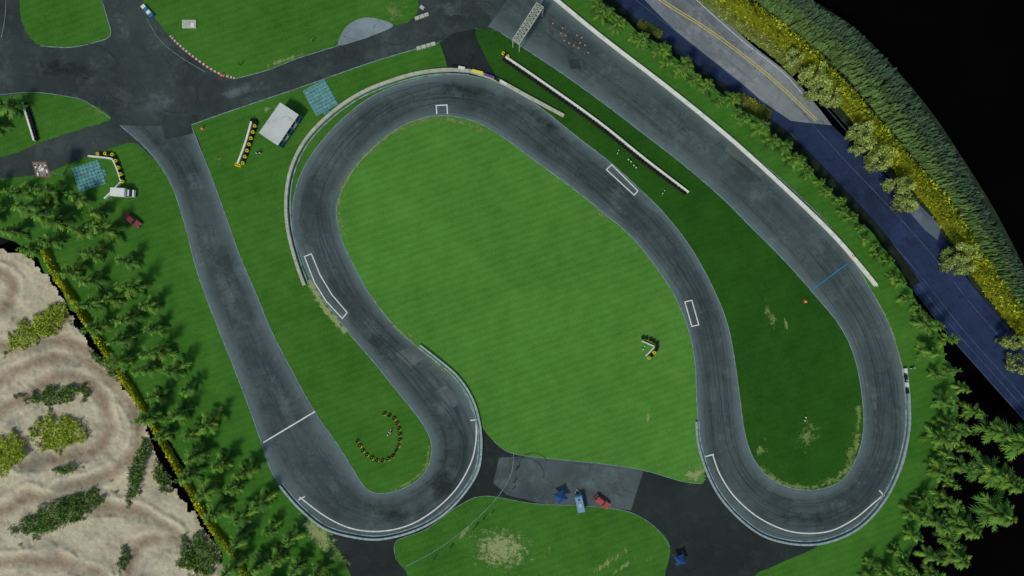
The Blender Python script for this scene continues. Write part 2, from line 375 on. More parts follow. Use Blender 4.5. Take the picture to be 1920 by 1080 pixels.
def tyres(name,pts,sp=.95,mats=None,pat=(0,),smooth=True,st=3,R=.33,r=.14,under=None):
    mats=mats or [M_tyre]; P=wpath(pts,0,smooth,n=8); mb=MB(); need=0;k=0
    for a,b in zip(P,P[1:]):
        d=(b-a).length;t=need
        while t<=d:
            p=a+(b-a)*(t/d)
            for j in range(st):
                mi=pat[k%len(pat)]; o=0
                if under is not None and j==0: mi=under;o=.13
                mb.torus((p.x+random.uniform(-.06,.06)+o,p.y+random.uniform(-.06,.06)-o*.6,.2+j*.26),R,r,mi)
            k+=1; t+=sp
        need=t-d
    return mb.obj(name,mats,smooth=True)
TY=[M_tyre,M_tyrey,M_tyrew]
def bar(pts,w=.55,h=.8): 
    return sweep('concrete_barrier',wpath(pts,0,True,n=4),w,0,h,M_wall,None,w*.8)
bar([(948,108),(1010,150),(1120,228),(1210,300),(1290,361)],.6,.9)
tyres('tyre_barrier',[(945,113),(1006,155),(1116,233),(1206,305),(1288,366)],.98)
tyres('tyre_barrier',[(944,101),(954,108)],.7,TY,(1,0))
bar([(473,229),(462,268),(447,308)],.6); tyres('tyre_barrier',[(481,231),(469,271),(455,311)],.85,TY,(0,1)); tyres('tyre_barrier',[(474,226),(482,229)],.8,TY,(0,)); tyres('tyre_barrier',[(445,309),(454,312)],.8,TY,(1,))
bar([(45,193),(56,228),(67,264)],.6); tyres('tyre_barrier',[(51,196),(62,228),(71,264)],.95,TY,(0,))
bar([(168,293),(205,297),(214,300)],.45); bar([(229,342),(214,358),(198,373)],.45)
tyres('tyre_barrier',[(186,289),(212,290),(222,308),(229,328),(233,347)],.95,TY,(1,0))
bar([(214,300),(222,318),(229,340)],.4)
tyres('tyre_barrier',[(720,775),(740,785),(749,808),(747,835),(733,857),(710,863),(685,850),(670,826)],1.5,TY,(0,),st=2,under=1)
tyres('tyre_barrier',[(1205,633),(1218,636),(1231,644),(1231,652)],1.0,TY,(0,),under=1); tyres('tyre_barrier',[(1230,655),(1222,665),(1213,673)],.95,TY,(0,1))
bar([(1203,639),(1226,649)],.32,.6); bar([(1226,651),(1210,667)],.32,.6)
# ------------------------------------------------------------ gantry
def beam(mb,a,b,r=.07): mb.tube(a,b,r,0,4)
a=W(1012,12,5);b=W(968,80,5); d=(b-a).normalized(); nn=Vector((-d.y,d.x,0)); L=(b-a).length; mb=MB()
hw=1.0
for s_ in (-hw,hw):
    for z in (0,1.0):
        o=nn*s_+Vector((0,0,z)); beam(mb,a+o,b+o,.12)
    for e_ in (a,b):
        q=e_+nn*s_; mb.tube((q.x,q.y,0),(q.x,q.y,6.0),.14,0,6)
nseg=10
for i in range(nseg+1):
    p=a+d*(L*i/nseg); q=a+d*(L*min(i+1,nseg)/nseg)
    for z in (0,1.0):
        u=Vector((0,0,z)); beam(mb,p-nn*hw+u,p+nn*hw+u,.08)
        if i<nseg:
            beam(mb,p-nn*hw+u,q+nn*hw+u,.07); beam(mb,p+nn*hw+u,q-nn*hw+u,.07)
    for s_ in(-hw,hw):
        beam(mb,p+nn*s_,p+nn*s_+Vector((0,0,1)),.06)
        if i<nseg: beam(mb,p+nn*s_,q+nn*s_+Vector((0,0,1)),.06)
g=empty('start_gantry'); mb.obj('truss',[M_metal],g)
mb=MB()
for s_ in (-.45,.45):
    for i in range(8):
        p=a+d*(L*(i+.5)/8)+nn*s_*1.0; mb.box((p.x,p.y,6.1),(L/8*.4,.5,.06),0,math.atan2(d.y,d.x))
mb.obj('deck_plates',[M_pole],g)
mb=MB(); p=W(1014,8); mb.tube(p,W(1019,-6,8),.1,0,6); mb.obj('flag_pole',[M_metal])
# ------------------------------------------------------------ event tent
zr=3.6
cs=[W(525,192,zr),W(560,215,zr),W(521,273,zr),W(485,249,zr)]
e=empty('event_tent')
M_roof=asphalt('tent_roof_cloth',C(150,158,164),C(190,197,202)); M_tw=simple('tent_wall',C(38,52,68),.6,.4,1.2)
mid1=(cs[0]+cs[1])/2+Vector((0,0,.7)); mid2=(cs[3]+cs[2])/2+Vector((0,0,.7))
mesh_obj('roof',cs+[mid1,mid2],[(3,5,4,0),(5,2,1,4),(0,4,1),(3,2,5)],M_roof,e)
ins=sum(cs,Vector())/4; bs=[ins+(c-ins)*.97 for c in cs]
mesh_obj('walls',[Vector((c.x,c.y,zz)) for zz in (0,zr-.05) for c in bs],[(0,1,5,4),(1,2,6,5),(2,3,7,6),(3,0,4,7)],M_tw,e)
mb=MB()
for i in range(4):
    p,q=cs[i],cs[(i+1)%4]; n_=5 if i%2 else 3
    for k in range(n_+1):
        r_=p+(q-p)*(k/n_); mb.tube((r_.x,r_.y,0),(r_.x,r_.y,zr-.02),.09,0,6)
    for k in range(n_):
        r_=p+(q-p)*((k+.5)/n_); dd=q-p; mb.box((r_.x,r_.y,1.4),(dd.length/n_*.7,.12,1.2),1+(k%2),math.atan2(dd.y,dd.x))
mb.obj('frame',[M_metal,M_blue,M_ban[0]],e)
M_teal=simple('teal_tile',C(66,130,138),.7,.3,1.0)
def tiles(c,rz,nx,ny,ts,tab):
    mb=MB(); w=W(*c)
    for (i,j) in [(i,j) for i in range(nx) for j in range(ny)]+tab:
        x=(i-(nx-1)/2)*ts;y=(j-(ny-1)/2)*ts
        mb.box((w.x+x*math.cos(rz)-y*math.sin(rz),w.y+x*math.sin(rz)+y*math.cos(rz),.1),(ts*.84,ts*.76,.2),0,rz)
    mb.box((w.x,w.y,.055),(nx*ts,ny*ts,.03),1,rz)
    mb.obj('tile_platform',[M_teal,M_steel])
tiles((601,183),.5,7,8,.93,[(2,-1),(3,-1)])
tiles((167,330),.32,8,7,.93,[(8,2),(8,3)])
e=empty('billboard',W(118,328)); mb=MB(); mb.tube((0,0,0),(0,0,7.5),.18,0,8); mb.tube((-.3,0,7.2),(-.3,0,9.2),.1,0,6); mb.obj('pole',[M_metal],e)
M_br=simple('billboard_frame',C(104,76,74),.7,.3); M_bg=simple('billboard_grey',C(120,112,114),.7,.3); mb=MB(); n_=10
for i in range(n_):
    for j in range(n_):
        h_=.18; x=(i-4.5)*2*h_;y=(j-4.5)*2*h_; mb.add([(x-h_,y-h_,8.2+y*.5),(x+h_,y-h_,8.2+y*.5),(x+h_,y+h_,8.2+h_+y*.5),(x-h_,y+h_,8.2+h_+y*.5)],[(0,1,2,3)],0 if i in(0,9) or j in (0,9) else random.choice((0,1,2,3,3)))
mb.obj('panel',[M_br,M_ban[0],M_tyre,M_bg],e)
# ------------------------------------------------------------ vehicles
def wheels(mb,xs,y,r=.33,m=3):
    for x in xs:
        for s_ in (-1,1): mb.tube((x,s_*y-.11,r),(x,s_*y+.11,r),r,m,12)
def car(px,py,rz,paint,L=4.4,Wd=1.8,est=False):
    e=empty('parked_car',W(px,py),rz); e.location.z=.07
    prof=[(-L/2,.35),(-L/2,.85),(-L/2+.1,.98),(-L*.30,1.02),(L*.2,1.0),(L*.42,.86),(L/2,.7),(L/2,.32)]
    mb=MB(); n_=len(prof)
    vs=[];ys=((-Wd/2,.1),(-Wd/2+.12,0),(Wd/2-.12,0),(Wd/2,.1))
    for y,dz in ys:
        for (x,z) in prof: vs.append((x,y,z-(dz if z>.5 else -dz*.2)))
    fs=[]
    for s_ in range(3):
        for i in range(n_): fs.append((s_*n_+(i+1)%n_,s_*n_+i,(s_+1)*n_+i,(s_+1)*n_+(i+1)%n_))
    fs.append(tuple(range(n_))); fs.append(tuple(range(3*n_,4*n_))[::-1])
    mb.add(vs,fs,0)
    xr=-L*.47 if est else -L*.36
    def ring(x0,x1,y,z): return [(x0,-y,z),(x1,-y,z),(x1,y,z),(x0,y,z)]
    mb.add(ring(xr,L*.2,Wd/2-.12,.95)+ring(xr+.45,L*.06,Wd/2-.3,1.40),[(0,1,5,4),(1,2,6,5),(2,3,7,6),(3,0,4,7)],1)
    mb.add(ring(xr+.42,L*.07,Wd/2-.28,1.40)+ring(xr+.55,L*.04,Wd/2-.36,1.46),[(0,1,5,4),(1,2,6,5),(2,3,7,6),(3,0,4,7),(4,5,6,7)],0)
    for s_ in (-1,1):
        mb.box((L*.17,s_*(Wd/2+.08),.98),(.16,.18,.14),0)
        mb.box((L/2-.05,s_*(Wd/2-.35),.66),(.12,.35,.14),2); mb.box((-L/2,s_*(Wd/2-.3),.78),(.06,.3,.14),4)
    wheels(mb,(-L*.3,L*.31),Wd/2-.1)
    mb.obj('body',[paint,M_glass,M_metal,M_tyre,M_red],e)
M_cr=simple('car_paint_dark_red',C(112,44,50),.35,.1,spec=.5); M_cr2=simple('car_paint_red',C(150,66,66),.35,.1,spec=.5)
car(252,414,math.radians(-38),M_cr,4.6,1.8)
car(1128,939,math.radians(-38),M_cr2,4.4,1.8,True)
e=empty('box_truck',W(237,363),math.radians(-3)); M_vw=simple('van_paint_white',C(210,214,212),.5,.08)
mb=MB(); mb.box((-.75,0,1.75),(3.7,2.15,2.3),0); mb.box((-.75,0,2.93),(3.5,1.95,.05),0); mb.box((0,0,.5),(5.4,1.7,.2),3)
mb.add([(1.2,-.95,.5),(2.75,-.95,.5),(2.75,.95,.5),(1.2,.95,.5),(1.2,-.95,1.3),(2.65,-.9,1.2),(2.65,.9,1.2),(1.2,.95,1.3)],[(0,1,5,4),(1,2,6,5),(2,3,7,6),(4,5,6,7),(3,0,4,7)],0)
mb.add([(1.2,-.93,1.3),(2.2,-.9,1.25),(2.2,.9,1.25),(1.2,.93,1.3),(1.2,-.8,2.0),(1.75,-.78,1.98),(1.75,.78,1.98),(1.2,.8,2.0)],[(0,1,5,4),(1,2,6,5),(2,3,7,6)],1)
mb.add([(1.2,-.8,2.003),(1.78,-.78,1.983),(1.78,.78,1.983),(1.2,.8,2.003)],[(0,1,2,3)],0)
wheels(mb,(-1.7,1.9),.85,.38,3); mb.obj('body',[M_vw,M_glass,M_metal,M_tyre],e)
M_lb=simple('caravan_paint_blue',C(104,140,180),.4,.12,spec=.4)
e=empty('caravan_trailer',W(1086,940),math.radians(102))
mb=MB()
mb.add([(-2.3,-1,.5),(2.1,-1,.5),(2.1,1,.5),(-2.3,1,.5),(-2.3,-1,2.1),(2.0,-1,2.1),(2.0,1,2.1),(-2.3,1,2.1),(-2.1,-.85,2.35),(1.7,-.85,2.35),(1.7,.85,2.35),(-2.1,.85,2.35)],
 [(3,2,1,0),(0,1,5,4),(1,2,6,5),(2,3,7,6),(3,0,4,7),(4,5,9,8),(5,6,10,9),(6,7,11,10),(7,4,8,11),(8,9,10,11)],0)
mb.box((-.3,0,2.42),(.9,.7,.14),2); mb.box((1.1,0,2.39),(.4,.5,.08),1)
for s_ in(-1,1):
    mb.box((0,s_*1.01,1.5),(1.4,.04,.5),1); mb.tube((2.1,s_*.8,.5),(3.4,0,.5),.06,2,6)
wheels(mb,(-.2,),1.0,.33,3); mb.tube((3.3,0,.5),(3.3,0,.05),.07,3,6); mb.obj('body',[M_lb,M_glass,M_metal,M_tyre],e)
M_can=simple('canopy_blue',C(26,66,122),.7,.2,1.0)
def canopy(px,py,rz,w=2.6):
    e=empty('canopy_tent',W(px,py),rz); mb=MB(); h=w/2
    pts=[(-h,-h),(0,-h*.82),(h,-h),(h*.82,0),(h,h),(0,h*.82),(-h,h),(-h*.82,0)]
    vs=[(x,y,2.1) for x,y in pts]+[(0,0,3.0)]+[(x*1.02,y*1.02,1.85) for x,y in pts]
    mb.add(vs,[(i,(i+1)%8,8) for i in range(8)]+[(9+i,9+(i+1)%8,(i+1)%8,i) for i in range(8)],0)
    for x in(-h,h):
        for y in (-h,h): mb.tube((x*.95,y*.95,0),(x*.95,y*.95,2.1),.04,1,5)
    mb.obj('canopy',[M_can,M_metal],e)
canopy(1050,927,.5,2.9); canopy(1272,1044,.3,2.7)
blocks('plastic_barrier',[(269,12),(281,25),(292,38)],1.1,.9,1.0,[M_vw,M_blue])
mb=MB(); p=W(356,46); mb.box((p.x,p.y,.25),(3.6,2.1,.5),0); mb.box((p.x-.6,p.y+.1,.56),(1.4,1.1,.12),1); mb.box((p.x+.9,p.y-.3,.54),(.9,.9,.08),2); mb.obj('equipment_platform',[M_metal,M_beige,M_vw])
def cone(px,py,s_=1.0,m=M_orange,name='traffic_cone'):
    p=W(px,py); mb=MB(); mb.box((p.x,p.y,.1),(.5*s_,.5*s_,.06),0); mb.tube((p.x,p.y,.12),(p.x,p.y,.8*s_),.2*s_,0,10,.04*s_); mb.tube((p.x,p.y,.35*s_),(p.x,p.y,.5*s_),.155*s_,1,10,.11*s_); mb.obj(name,[m,M_vw])
for q in ((380,241),(1510,565),(1595,480),(417,141),(1598,482)): cone(*q,1.7)
M_cn=simple('cone_faded',C(190,120,105),.7,.2)
for i in range(7):
    for j in range(3):
        if random.random()<.85: cone(1037+i*9+j*6,44+i*5+j*14-i*.5,.75,M_cn)
def marker(pts):
    for (x,y,rz) in pts:
        p=W(x,y); mb=MB(); mb.box((p.x,p.y,.6),(1.2,.12,.8),0,rz); mb.box((p.x,p.y,.6),(.4,.16,.82),1,rz)
        mb.box((p.x,p.y,.12),(.15,.7,.2),1,rz); mb.obj('marker_board',[M_vw,M_ban[2]])
marker([(1180,302,-.7),(1190,313,-.8),(1243,361,1.0),(1508,785,1.3),(1708,690,.2),(733,808,1.3),(729,812,1.2),(486,288,0),(1158,286,1.2),(1206,652,1.2)])
def person(px,py,rz,shirt):
    M=NT('clothes',.9,.1); tc=M.n('ShaderNodeTexCoord'); sx=M.n('ShaderNodeSeparateXYZ'); M.l(tc.outputs['Object'],sx.inputs[0])
    r=M.n('ShaderNodeValToRGB'); r.color_ramp.interpolation='CONSTANT'; el=r.color_ramp.elements
    el[0].position=0;el[0].color=(.02,.02,.03,1); el[1].position=.52;el[1].color=shirt
    x=el.new(.79);x.color=(.4,.24,.17,1); x=el.new(.9);x.color=(.05,.03,.02,1)
    M.l(M.math('DIVIDE',sx.outputs[2],1.85),r.inputs[0]); M.col(r.outputs[0])
    V=[(0,0,.95),(0,0,1.2),(0,0,1.43),(0,0,1.53),(.02,0,1.66),(.01,0,1.74),
       (0,.2,1.42),(.05,.27,1.15),(.22,.24,.98),(0,-.2,1.42),(-.03,-.27,1.14),(.1,-.27,.9),
       (0,.1,.92),(.08,.11,.5),(.0,.12,.07),(.16,.13,.04),(0,-.1,.92),(.0,-.11,.5),(-.08,-.12,.07),(.08,-.13,.04)]
    E=[(0,1),(1,2),(2,3),(3,4),(4,5),(2,6),(6,7),(7,8),(2,9),(9,10),(10,11),(0,12),(12,13),(13,14),(14,15),(0,16),(16,17),(17,18),(18,19)]
    R=[.15,.14,.15,.06,.1,.09,.075,.05,.035,.075,.05,.035,.1,.065,.045,.04,.1,.065,.045,.04]
    me=bpy.data.meshes.new('person'); me.from_pydata(V,E,[]); me.materials.append(M.m)
    o=link(bpy.data.objects.new('person',me)); o.location=W(px,py,.05); o.rotation_euler=(0,0,rz)
    o.modifiers.new('Skin','SKIN')
    if not me.skin_vertices: 
        bpy.context.view_layer.objects.active=o; bpy.ops.mesh.customdata_skin_add()
    for i,rr in enumerate(R): me.skin_vertices[0].data[i].radius=(rr,rr)
    me.skin_vertices[0].data[0].use_root=True
    o.modifiers.new('Sub','SUBSURF').levels=1
for i,(x,y) in enumerate(((965,903),(962,917),(908,971),(893,985),(923,962),(846,1025),(815,1046),(887,993),(968,880),(452,122),(587,77),(485,287))):
    person(x,y,random.uniform(0,6),[(.4,.1,.1,1),(.5,.45,.45,1),(.05,.1,.3,1)][i%3])
# ------------------------------------------------------------ worn patches
PM={'p':patchmat('worn_dry_grass',C(84,116,56),C(122,142,86),.55,bias=.08,soft=.3,amax=.9),
    's':patchmat('worn_streaks',C(100,128,70),C(136,152,100),.6,(1,.22,1),.7,bias=.08,soft=.25,amax=.9),
    'd':patchmat('dry_soil',C(116,136,86),C(146,156,112),.7,bias=.26,soft=.25,amax=.95),
    'r':patchmat('rubber_wear',C(24,31,32),C(38,47,49),.12,bias=.2,soft=.6,amax=.6),
    'l':patchmat('dust_wear',C(100,118,126),C(126,142,150),.2,bias=.15,soft=.6,amax=.5)}
def patch(cx,cy,rx,ry,rot,m='p',z=.053,name='worn_grass_patch'):
    a=math.radians(rot); V=[W(cx,cy,z)];Cc=[(0,0,0)];F=[];n=20;rg=4
    for k in range(1,rg+1):
        for i in range(n):
            t=2*math.pi*i/n; x=rx*math.cos(t)*k/rg;y=ry*math.sin(t)*k/rg
            V.append(W(cx+x*math.cos(a)-y*math.sin(a),cy+x*math.sin(a)+y*math.cos(a),z)); Cc.append((k/rg,)*3)
    for i in range(n):
        F.append((0,1+(i+1)%n,1+i))
        for k in range(rg-1):
            p=1+k*n;q=p+n; F.append((p+i,p+(i+1)%n,q+(i+1)%n,q+i))
    mesh_obj(name,V,F,PM[m],cols=Cc)
pid=0
for q in ((1128,402,40,18,30,'p'),(1445,590,18,55,-20,'p'),(1475,610,6,22,-15,'s'),(1515,815,36,60,20,'p'),(1598,850,22,95,15,'p'),(1560,905,55,18,-20,'p'),(1425,842,28,34,0,'p'),
 (940,1030,80,54,10,'d'),(1030,1035,12,36,12,'s'),(1140,1055,85,14,-35,'s'),(1165,1065,60,8,-35,'s'),(1215,1050,22,9,-45,'s'),(600,1005,30,75,-38,'d'),(640,1050,22,50,-30,'p'),(1303,890,30,22,-20,'d'),(1215,782,5,18,10,'d'),(1540,410,16,48,-38,'p'),(1670,640,12,75,-12,'p'),
 (620,562,12,50,-32,'d'),(765,625,12,45,-45,'p'),(175,205,38,16,20,'p'),(500,205,45,9,-20,'s'),(410,300,12,28,0,'p'),(535,112,80,9,-18,'s'),(740,20,38,44,20,'p'),(870,1000,10,45,40,'s'),(1280,620,22,10,0,'p'),(800,870,16,28,20,'p')):
    pid+=1; patch(*q,z=.052+pid*.0003)
pid=0
for q in ((830,900,55,75,40,'r'),(740,965,90,36,-8,'r'),(870,170,80,26,6,'r'),(1030,235,90,22,36,'r'),(1500,970,80,24,4,'r'),
          (430,560,34,160,-22,'l'),(530,750,30,110,-28,'l'),(640,590,22,70,-38,'l'),(830,760,50,26,50,'l'),(1300,260,120,22,40,'l'),(1640,760,22,90,-4,'l'),(560,380,14,60,5,'l'),(1160,390,90,14,42,'l')):
    pid+=1; patch(*q,z=.0692+pid*.0001,name='track_wear')
pid=0
for q in ((300,190,60,40,20,'l'),(450,170,90,20,-18,'l'),(120,130,90,30,0,'r'),(230,60,25,60,0,'l'),(850,20,70,30,0,'l'),(1000,895,50,26,5,'l'),(1100,905,60,26,5,'l')):
    pid+=1; patch(*q,z=.0365+pid*.0002,name='road_wear')
def wornrib(pts,w,m):
    P=wpath(pts,0,True,n=5); V=[];Cc=[];F=[]
    for k,f in ((-1,1),(0,0),(1,1)):
        for p in offs(P,k*w/2): V.append(Vector((p.x,p.y,.066))); Cc.append((f,f,f))
    N=len(P)
    for k in range(2):
        for i in range(N-1): F.append((k*N+i,k*N+i+1,(k+1)*N+i+1,(k+1)*N+i))
    mesh_obj('worn_verge',V,F,PM[m],cols=Cc)
wornrib([(645,440),(635,385),(657,325),(708,270),(757,238),(800,225),(850,225),(905,243)],4.2,'p')
wornrib([(700,560),(740,612),(790,655),(850,712)],2.4,'p')
wornrib([(578,525),(603,568),(648,624)],3.0,'d')
wornrib([(1425,875),(1470,908),(1530,912),(1575,892),(1603,850),(1611,760)],4.0,'p')
wornrib([(805,835),(800,870),(780,895),(740,918)],2.4,'p')
wornrib([(1640,560),(1668,610),(1692,690)],2.2,'p')
# ------------------------------------------------------------ motocross terrain
def seg_d(p,path):
    best=1e9
    for a,b in zip(path,path[1:]):
        d=b-a; t=max(0,min(1,(p-a).dot(d)/max(d.length_squared,1e-6))); v=(p-(a+d*t)).length
        if v<best: best=v
    return best
curves=[cr(c,False,2) for c in ([(-60,745),(20,705),(100,672),(170,680),(230,735),(262,800),(245,860),(180,900),(110,915)],[(-60,640),(30,650),(110,640),(170,660)],[(-60,800),(30,760),(100,705),(170,722),(202,780),(190,835),(110,860),(40,870)],
  [(250,1110),(245,1050),(290,1010),(350,1020),(385,1070),(380,1110)],[(-40,500),(10,515),(22,545),(5,580),(-40,590)],[(-60,1000),(60,930),(180,950),(260,960),(330,1000)],[(-60,1060),(100,1050),(200,1090)])]
veg=[(75,612,85,24,-32,1),(105,742,62,17,-8,0),(108,812,52,34,0,1),(15,848,34,38,0,1),(115,962,92,26,-25,0),(262,870,14,70,18,0),(375,1040,38,44,40,0),(125,880,32,7,-10,0),(305,895,14,35,-10,0),(232,1045,10,25,15,0),(200,688,40,9,45,0)]
def vmask(x,y):
    best=-1;kind=0
    for cx,cy,rx,ry,ro,k in veg:
        a=math.radians(ro); dx=x-cx;dy=y-cy; u=(dx*math.cos(a)+dy*math.sin(a))/rx; v=(-dx*math.sin(a)+dy*math.cos(a))/ry
        m=1-math.sqrt(u*u+v*v)
        if m>best: best=m;kind=k
    return best+.6*noise.noise(Vector((x*.06,y*.06,1)))+.3*noise.noise(Vector((x*.2,y*.2,1))),kind
sandedge=[(-300,430),(0,466),(60,488),(100,528),(130,580),(155,625),(190,672),(240,730),(275,790),(290,850),(322,900),(372,975),(405,1020),(430,1080),(470,1250),(-300,1250)]
se=cr(sandedge,True,4)
def inside(x,y,poly):
    c=False;n=len(poly);j=n-1
    for i in range(n):
        a,b=poly[i],poly[j]
        if (a.y>y)!=(b.y>y) and x<(b.x-a.x)*(y-a.y)/(b.y-a.y)+a.x: c=not c
        j=i
    return c
idx={};V=[];Cc=[];F=[];z0=-2.5
step=2.6; xs=[-60+step*i for i in range(int(540/step))]; ys=[430+step*i for i in range(int(700/step))]
vegpts=[]
sandc=Vector((lin(176),lin(170),lin(154))); trk=Vector((lin(140),lin(126),lin(112))); grey=Vector((lin(112),lin(118),lin(110)))
for i,x in enumerate(xs):
    for j,y in enumerate(ys):
        xx=x+10*noise.noise(Vector((x*.05,y*.05,5)))+5*noise.noise(Vector((x*.2,y*.2,5)));yy=y+10*noise.noise(Vector((x*.05,y*.05,8)))
        if not inside(xx,yy,se): continue
        wx=x+9*noise.noise(Vector((x*.018,y*.018,31)));wy=y+9*noise.noise(Vector((x*.018,y*.018,37)))
        p=Vector((wx,wy)); d=min(seg_d(p,c) for c in curves)
        n1=noise.fractal(Vector((x*.015,y*.015,0)),1,2,5); n2=noise.fractal(Vector((x*.12,y*.12,4)),1,2,3)
        vm,kd=vmask(x,y)
        rut=math.sin(d*1.1+n1*5)*max(0,1-d/20)*(.4+n2)
        h=n1*.7+n2*.12+.05*rut+(.45*math.exp(-((d-20)/7)**2)*(.6+n1))+ (0.8 if vm>.1 else 0)
        br=1+.14*n1+.13*n2+.12*rut+.12*math.exp(-((d-18)/5)**2)*(.6+n1)-.28*math.exp(-((d-26)/4)**2)*max(0,n1+.2)
        c=sandc.lerp(trk,max(0,min(1,1.2-d/14)))*br
        gm=noise.noise(Vector((x*.02,y*.02,20)))+.5*n2
        c=c.lerp(grey,max(0,min(.6,gm*1.2-.1)))
        if vm>.0:
            g=Vector((lin(120),lin(134),lin(50))) if kd else Vector((lin(66),lin(96),lin(48)))
            c=c.lerp(g*(1+.4*n2),min(1,vm*4))
            if random.random()<.5*min(1,vm*3+.15) : vegpts.append((x,y,z0+h,kd,vm))
        idx[(i,j)]=len(V); V.append(W(x,y,z0+h)); Cc.append((max(c.x,.004)/KR,max(c.y,.004)/KG,max(c.z,.004)/KB))
for i in range(len(xs)-1):
    for j in range(len(ys)-1):
        q=[idx.get(k) for k in ((i,j),(i,j+1),(i+1,j+1),(i+1,j))]
        if None not in q: F.append(tuple(q))
t=NT('sand_terrain',.95,.1); a=t.n('ShaderNodeAttribute'); a.attribute_name='Col'
f=t.noise(t.geo.outputs['Position'],1.2,6,.8); f2=t.noise(t.geo.outputs['Position'],.25,5,.75)
c=t.mix(1.0,a.outputs['Color'],t.mix(t.rng(f,.3,.7),(.76,.75,.73,1),(1.16,1.16,1.15,1)),'MULTIPLY'); c=t.mix(t.rng(f2,.5,.7,0,.4),c,C(190,184,170)); t.col(c); t.bump(f,.5,.3)
mesh_obj('sand_terrain',V,F,t.m,smooth=True,cols=Cc)
# ------------------------------------------------------------ foliage
M_leaf=leafmat('conifer_needles',(1,1,1,1),hv=.25); M_leafh=leafmat('hedge_leaves',(1,1,1,1),hv=0)
def rv(): return Vector((random.gauss(0,1),random.gauss(0,1),random.gauss(0,1))).normalized()
def leaf(mb,p,s,c,up=.3):
    a=rv();a.z=abs(a.z)*up; a.normalize(); b=a.cross(rv()).normalized()
    mb.add([p-b*s*.5,p+b*s*.5,p+a*s*1.3],[(0,1,2)],0,c)
def cc(r,g,b): return tuple(C(r,g,b)[:3])
mb=MB()
for (x,y,z,kd,vm) in vegpts:
    for k in range(4):
        g=random.uniform(.5,1.45); c0=random.choice((cc(156,170,48),cc(118,138,40),cc(136,158,60))) if kd else random.choice((cc(76,108,48),cc(60,88,40),cc(110,128,64)))
        p=W(x+random.uniform(-3,3),y+random.uniform(-3,3),z+random.uniform(0,.3+.6*max(vm,0))); leaf(mb,p,random.uniform(.22,.5),tuple(q*g for q in c0),.8)
mb.obj('scrub',[M_leafh],cols=True)
def band(name,pts,w,h,dens,cols,ls,zbase=0,n=8):
    P=wpath(pts,zbase,True,n=n); mb=MB(); 
    rows=6; V=[];F=[];Cc=[]
    for k in range(rows+1):
        u=k/rows*2-1
        for i,p in enumerate(offs(P,u*w/2)):
            hh=h*max(0,(1-u*u))**.5*(.62+.45*noise.noise(Vector((p.x*.3,p.y*.3,k))))
            V.append(Vector((p.x,p.y,zbase+hh))); Cc.append(tuple(q*.45 for q in cols[0]))
    N=len(P)
    for k in range(rows):
        for i in range(N-1): F.append((k*N+i,k*N+i+1,(k+1)*N+i+1,(k+1)*N+i))
    mb.add(V,F,0,(0,0,0)); mb.C[-len(V):]=Cc
    for a,b in zip(P,P[1:]):
        L=(b-a).length; d=(b-a).normalized(); nn=Vector((-d.y,d.x,0))
        for _ in range(int(L*w*dens)):
            u=random.uniform(-1.1,1.1); t_=random.random(); q=a+(b-a)*t_+nn*u*w/2
            cl=noise.noise(Vector((q.x*.35,q.y*.35,7)))
            q.z=zbase+h*max(0,1-u*u)**.5*random.uniform(.5,1.05)+cl*h*.2
            c=random.choice(cols); g=(.85+.8*cl)*random.uniform(.65,1.4); g=max(g,.2)
            leaf(mb,q,random.uniform(.5,1.3)*ls,tuple(x*g for x in c),.9)
    return mb.obj(name,[M_leafh],cols=True)
band('hedge',[(88,470),(100,500),(128,545),(165,602),(200,658),(242,720),(290,798),(340,885),(392,975),(440,1040),(475,1110)],1.6,2.2,24,[cc(176,184,30),cc(120,138,34),cc(190,190,44)],.35)
band('roadside_hedge',[(1310,-60),(1362,-5),(1432,45),(1500,98),(1565,162),(1628,235),(1700,318),(1762,390),(1812,465),(1858,535),(1925,620),(1990,700)],5.0,3.5,12,[cc(142,154,28),cc(106,122,28),cc(172,180,40),cc(80,100,28)],.5,-4)
band('verge_scrub',[(1270,-60),(1335,-5),(1405,50),(1465,95),(1500,130)],5.5,1.2,9,[cc(130,146,70),cc(104,122,56),cc(154,160,96)],.45,-4.6)
M_hs=simple('hillside_soil',C(34,46,34),.95,.4,.5)
ribbon('hillside',[(1270,-120),(1330,-5),(1410,70),(1490,130),(1545,190),(1610,262),(1680,345),(1745,412),(1790,480),(1840,560),(1900,640),(2000,760)],[(1440,-120),(1500,-20),(1600,50),(1680,130),(1750,215),(1810,305),(1860,385),(1900,460),(1935,530),(1980,600),(2030,680),(2100,780)],-5.5,M_hs,n=6)
mb=MB()
fa=cr([(1395,-60),(1425,-10),(1490,50),(1565,105),(1635,180),(1700,260),(1765,340),(1815,410),(1858,482),(1900,560),(1980,660)],False,10)
fb=cr([(1500,-60),(1530,5),(1610,55),(1690,140),(1752,225),(1810,310),(1852,385),(1893,460),(1928,520),(1958,580),(2030,690)],False,10)
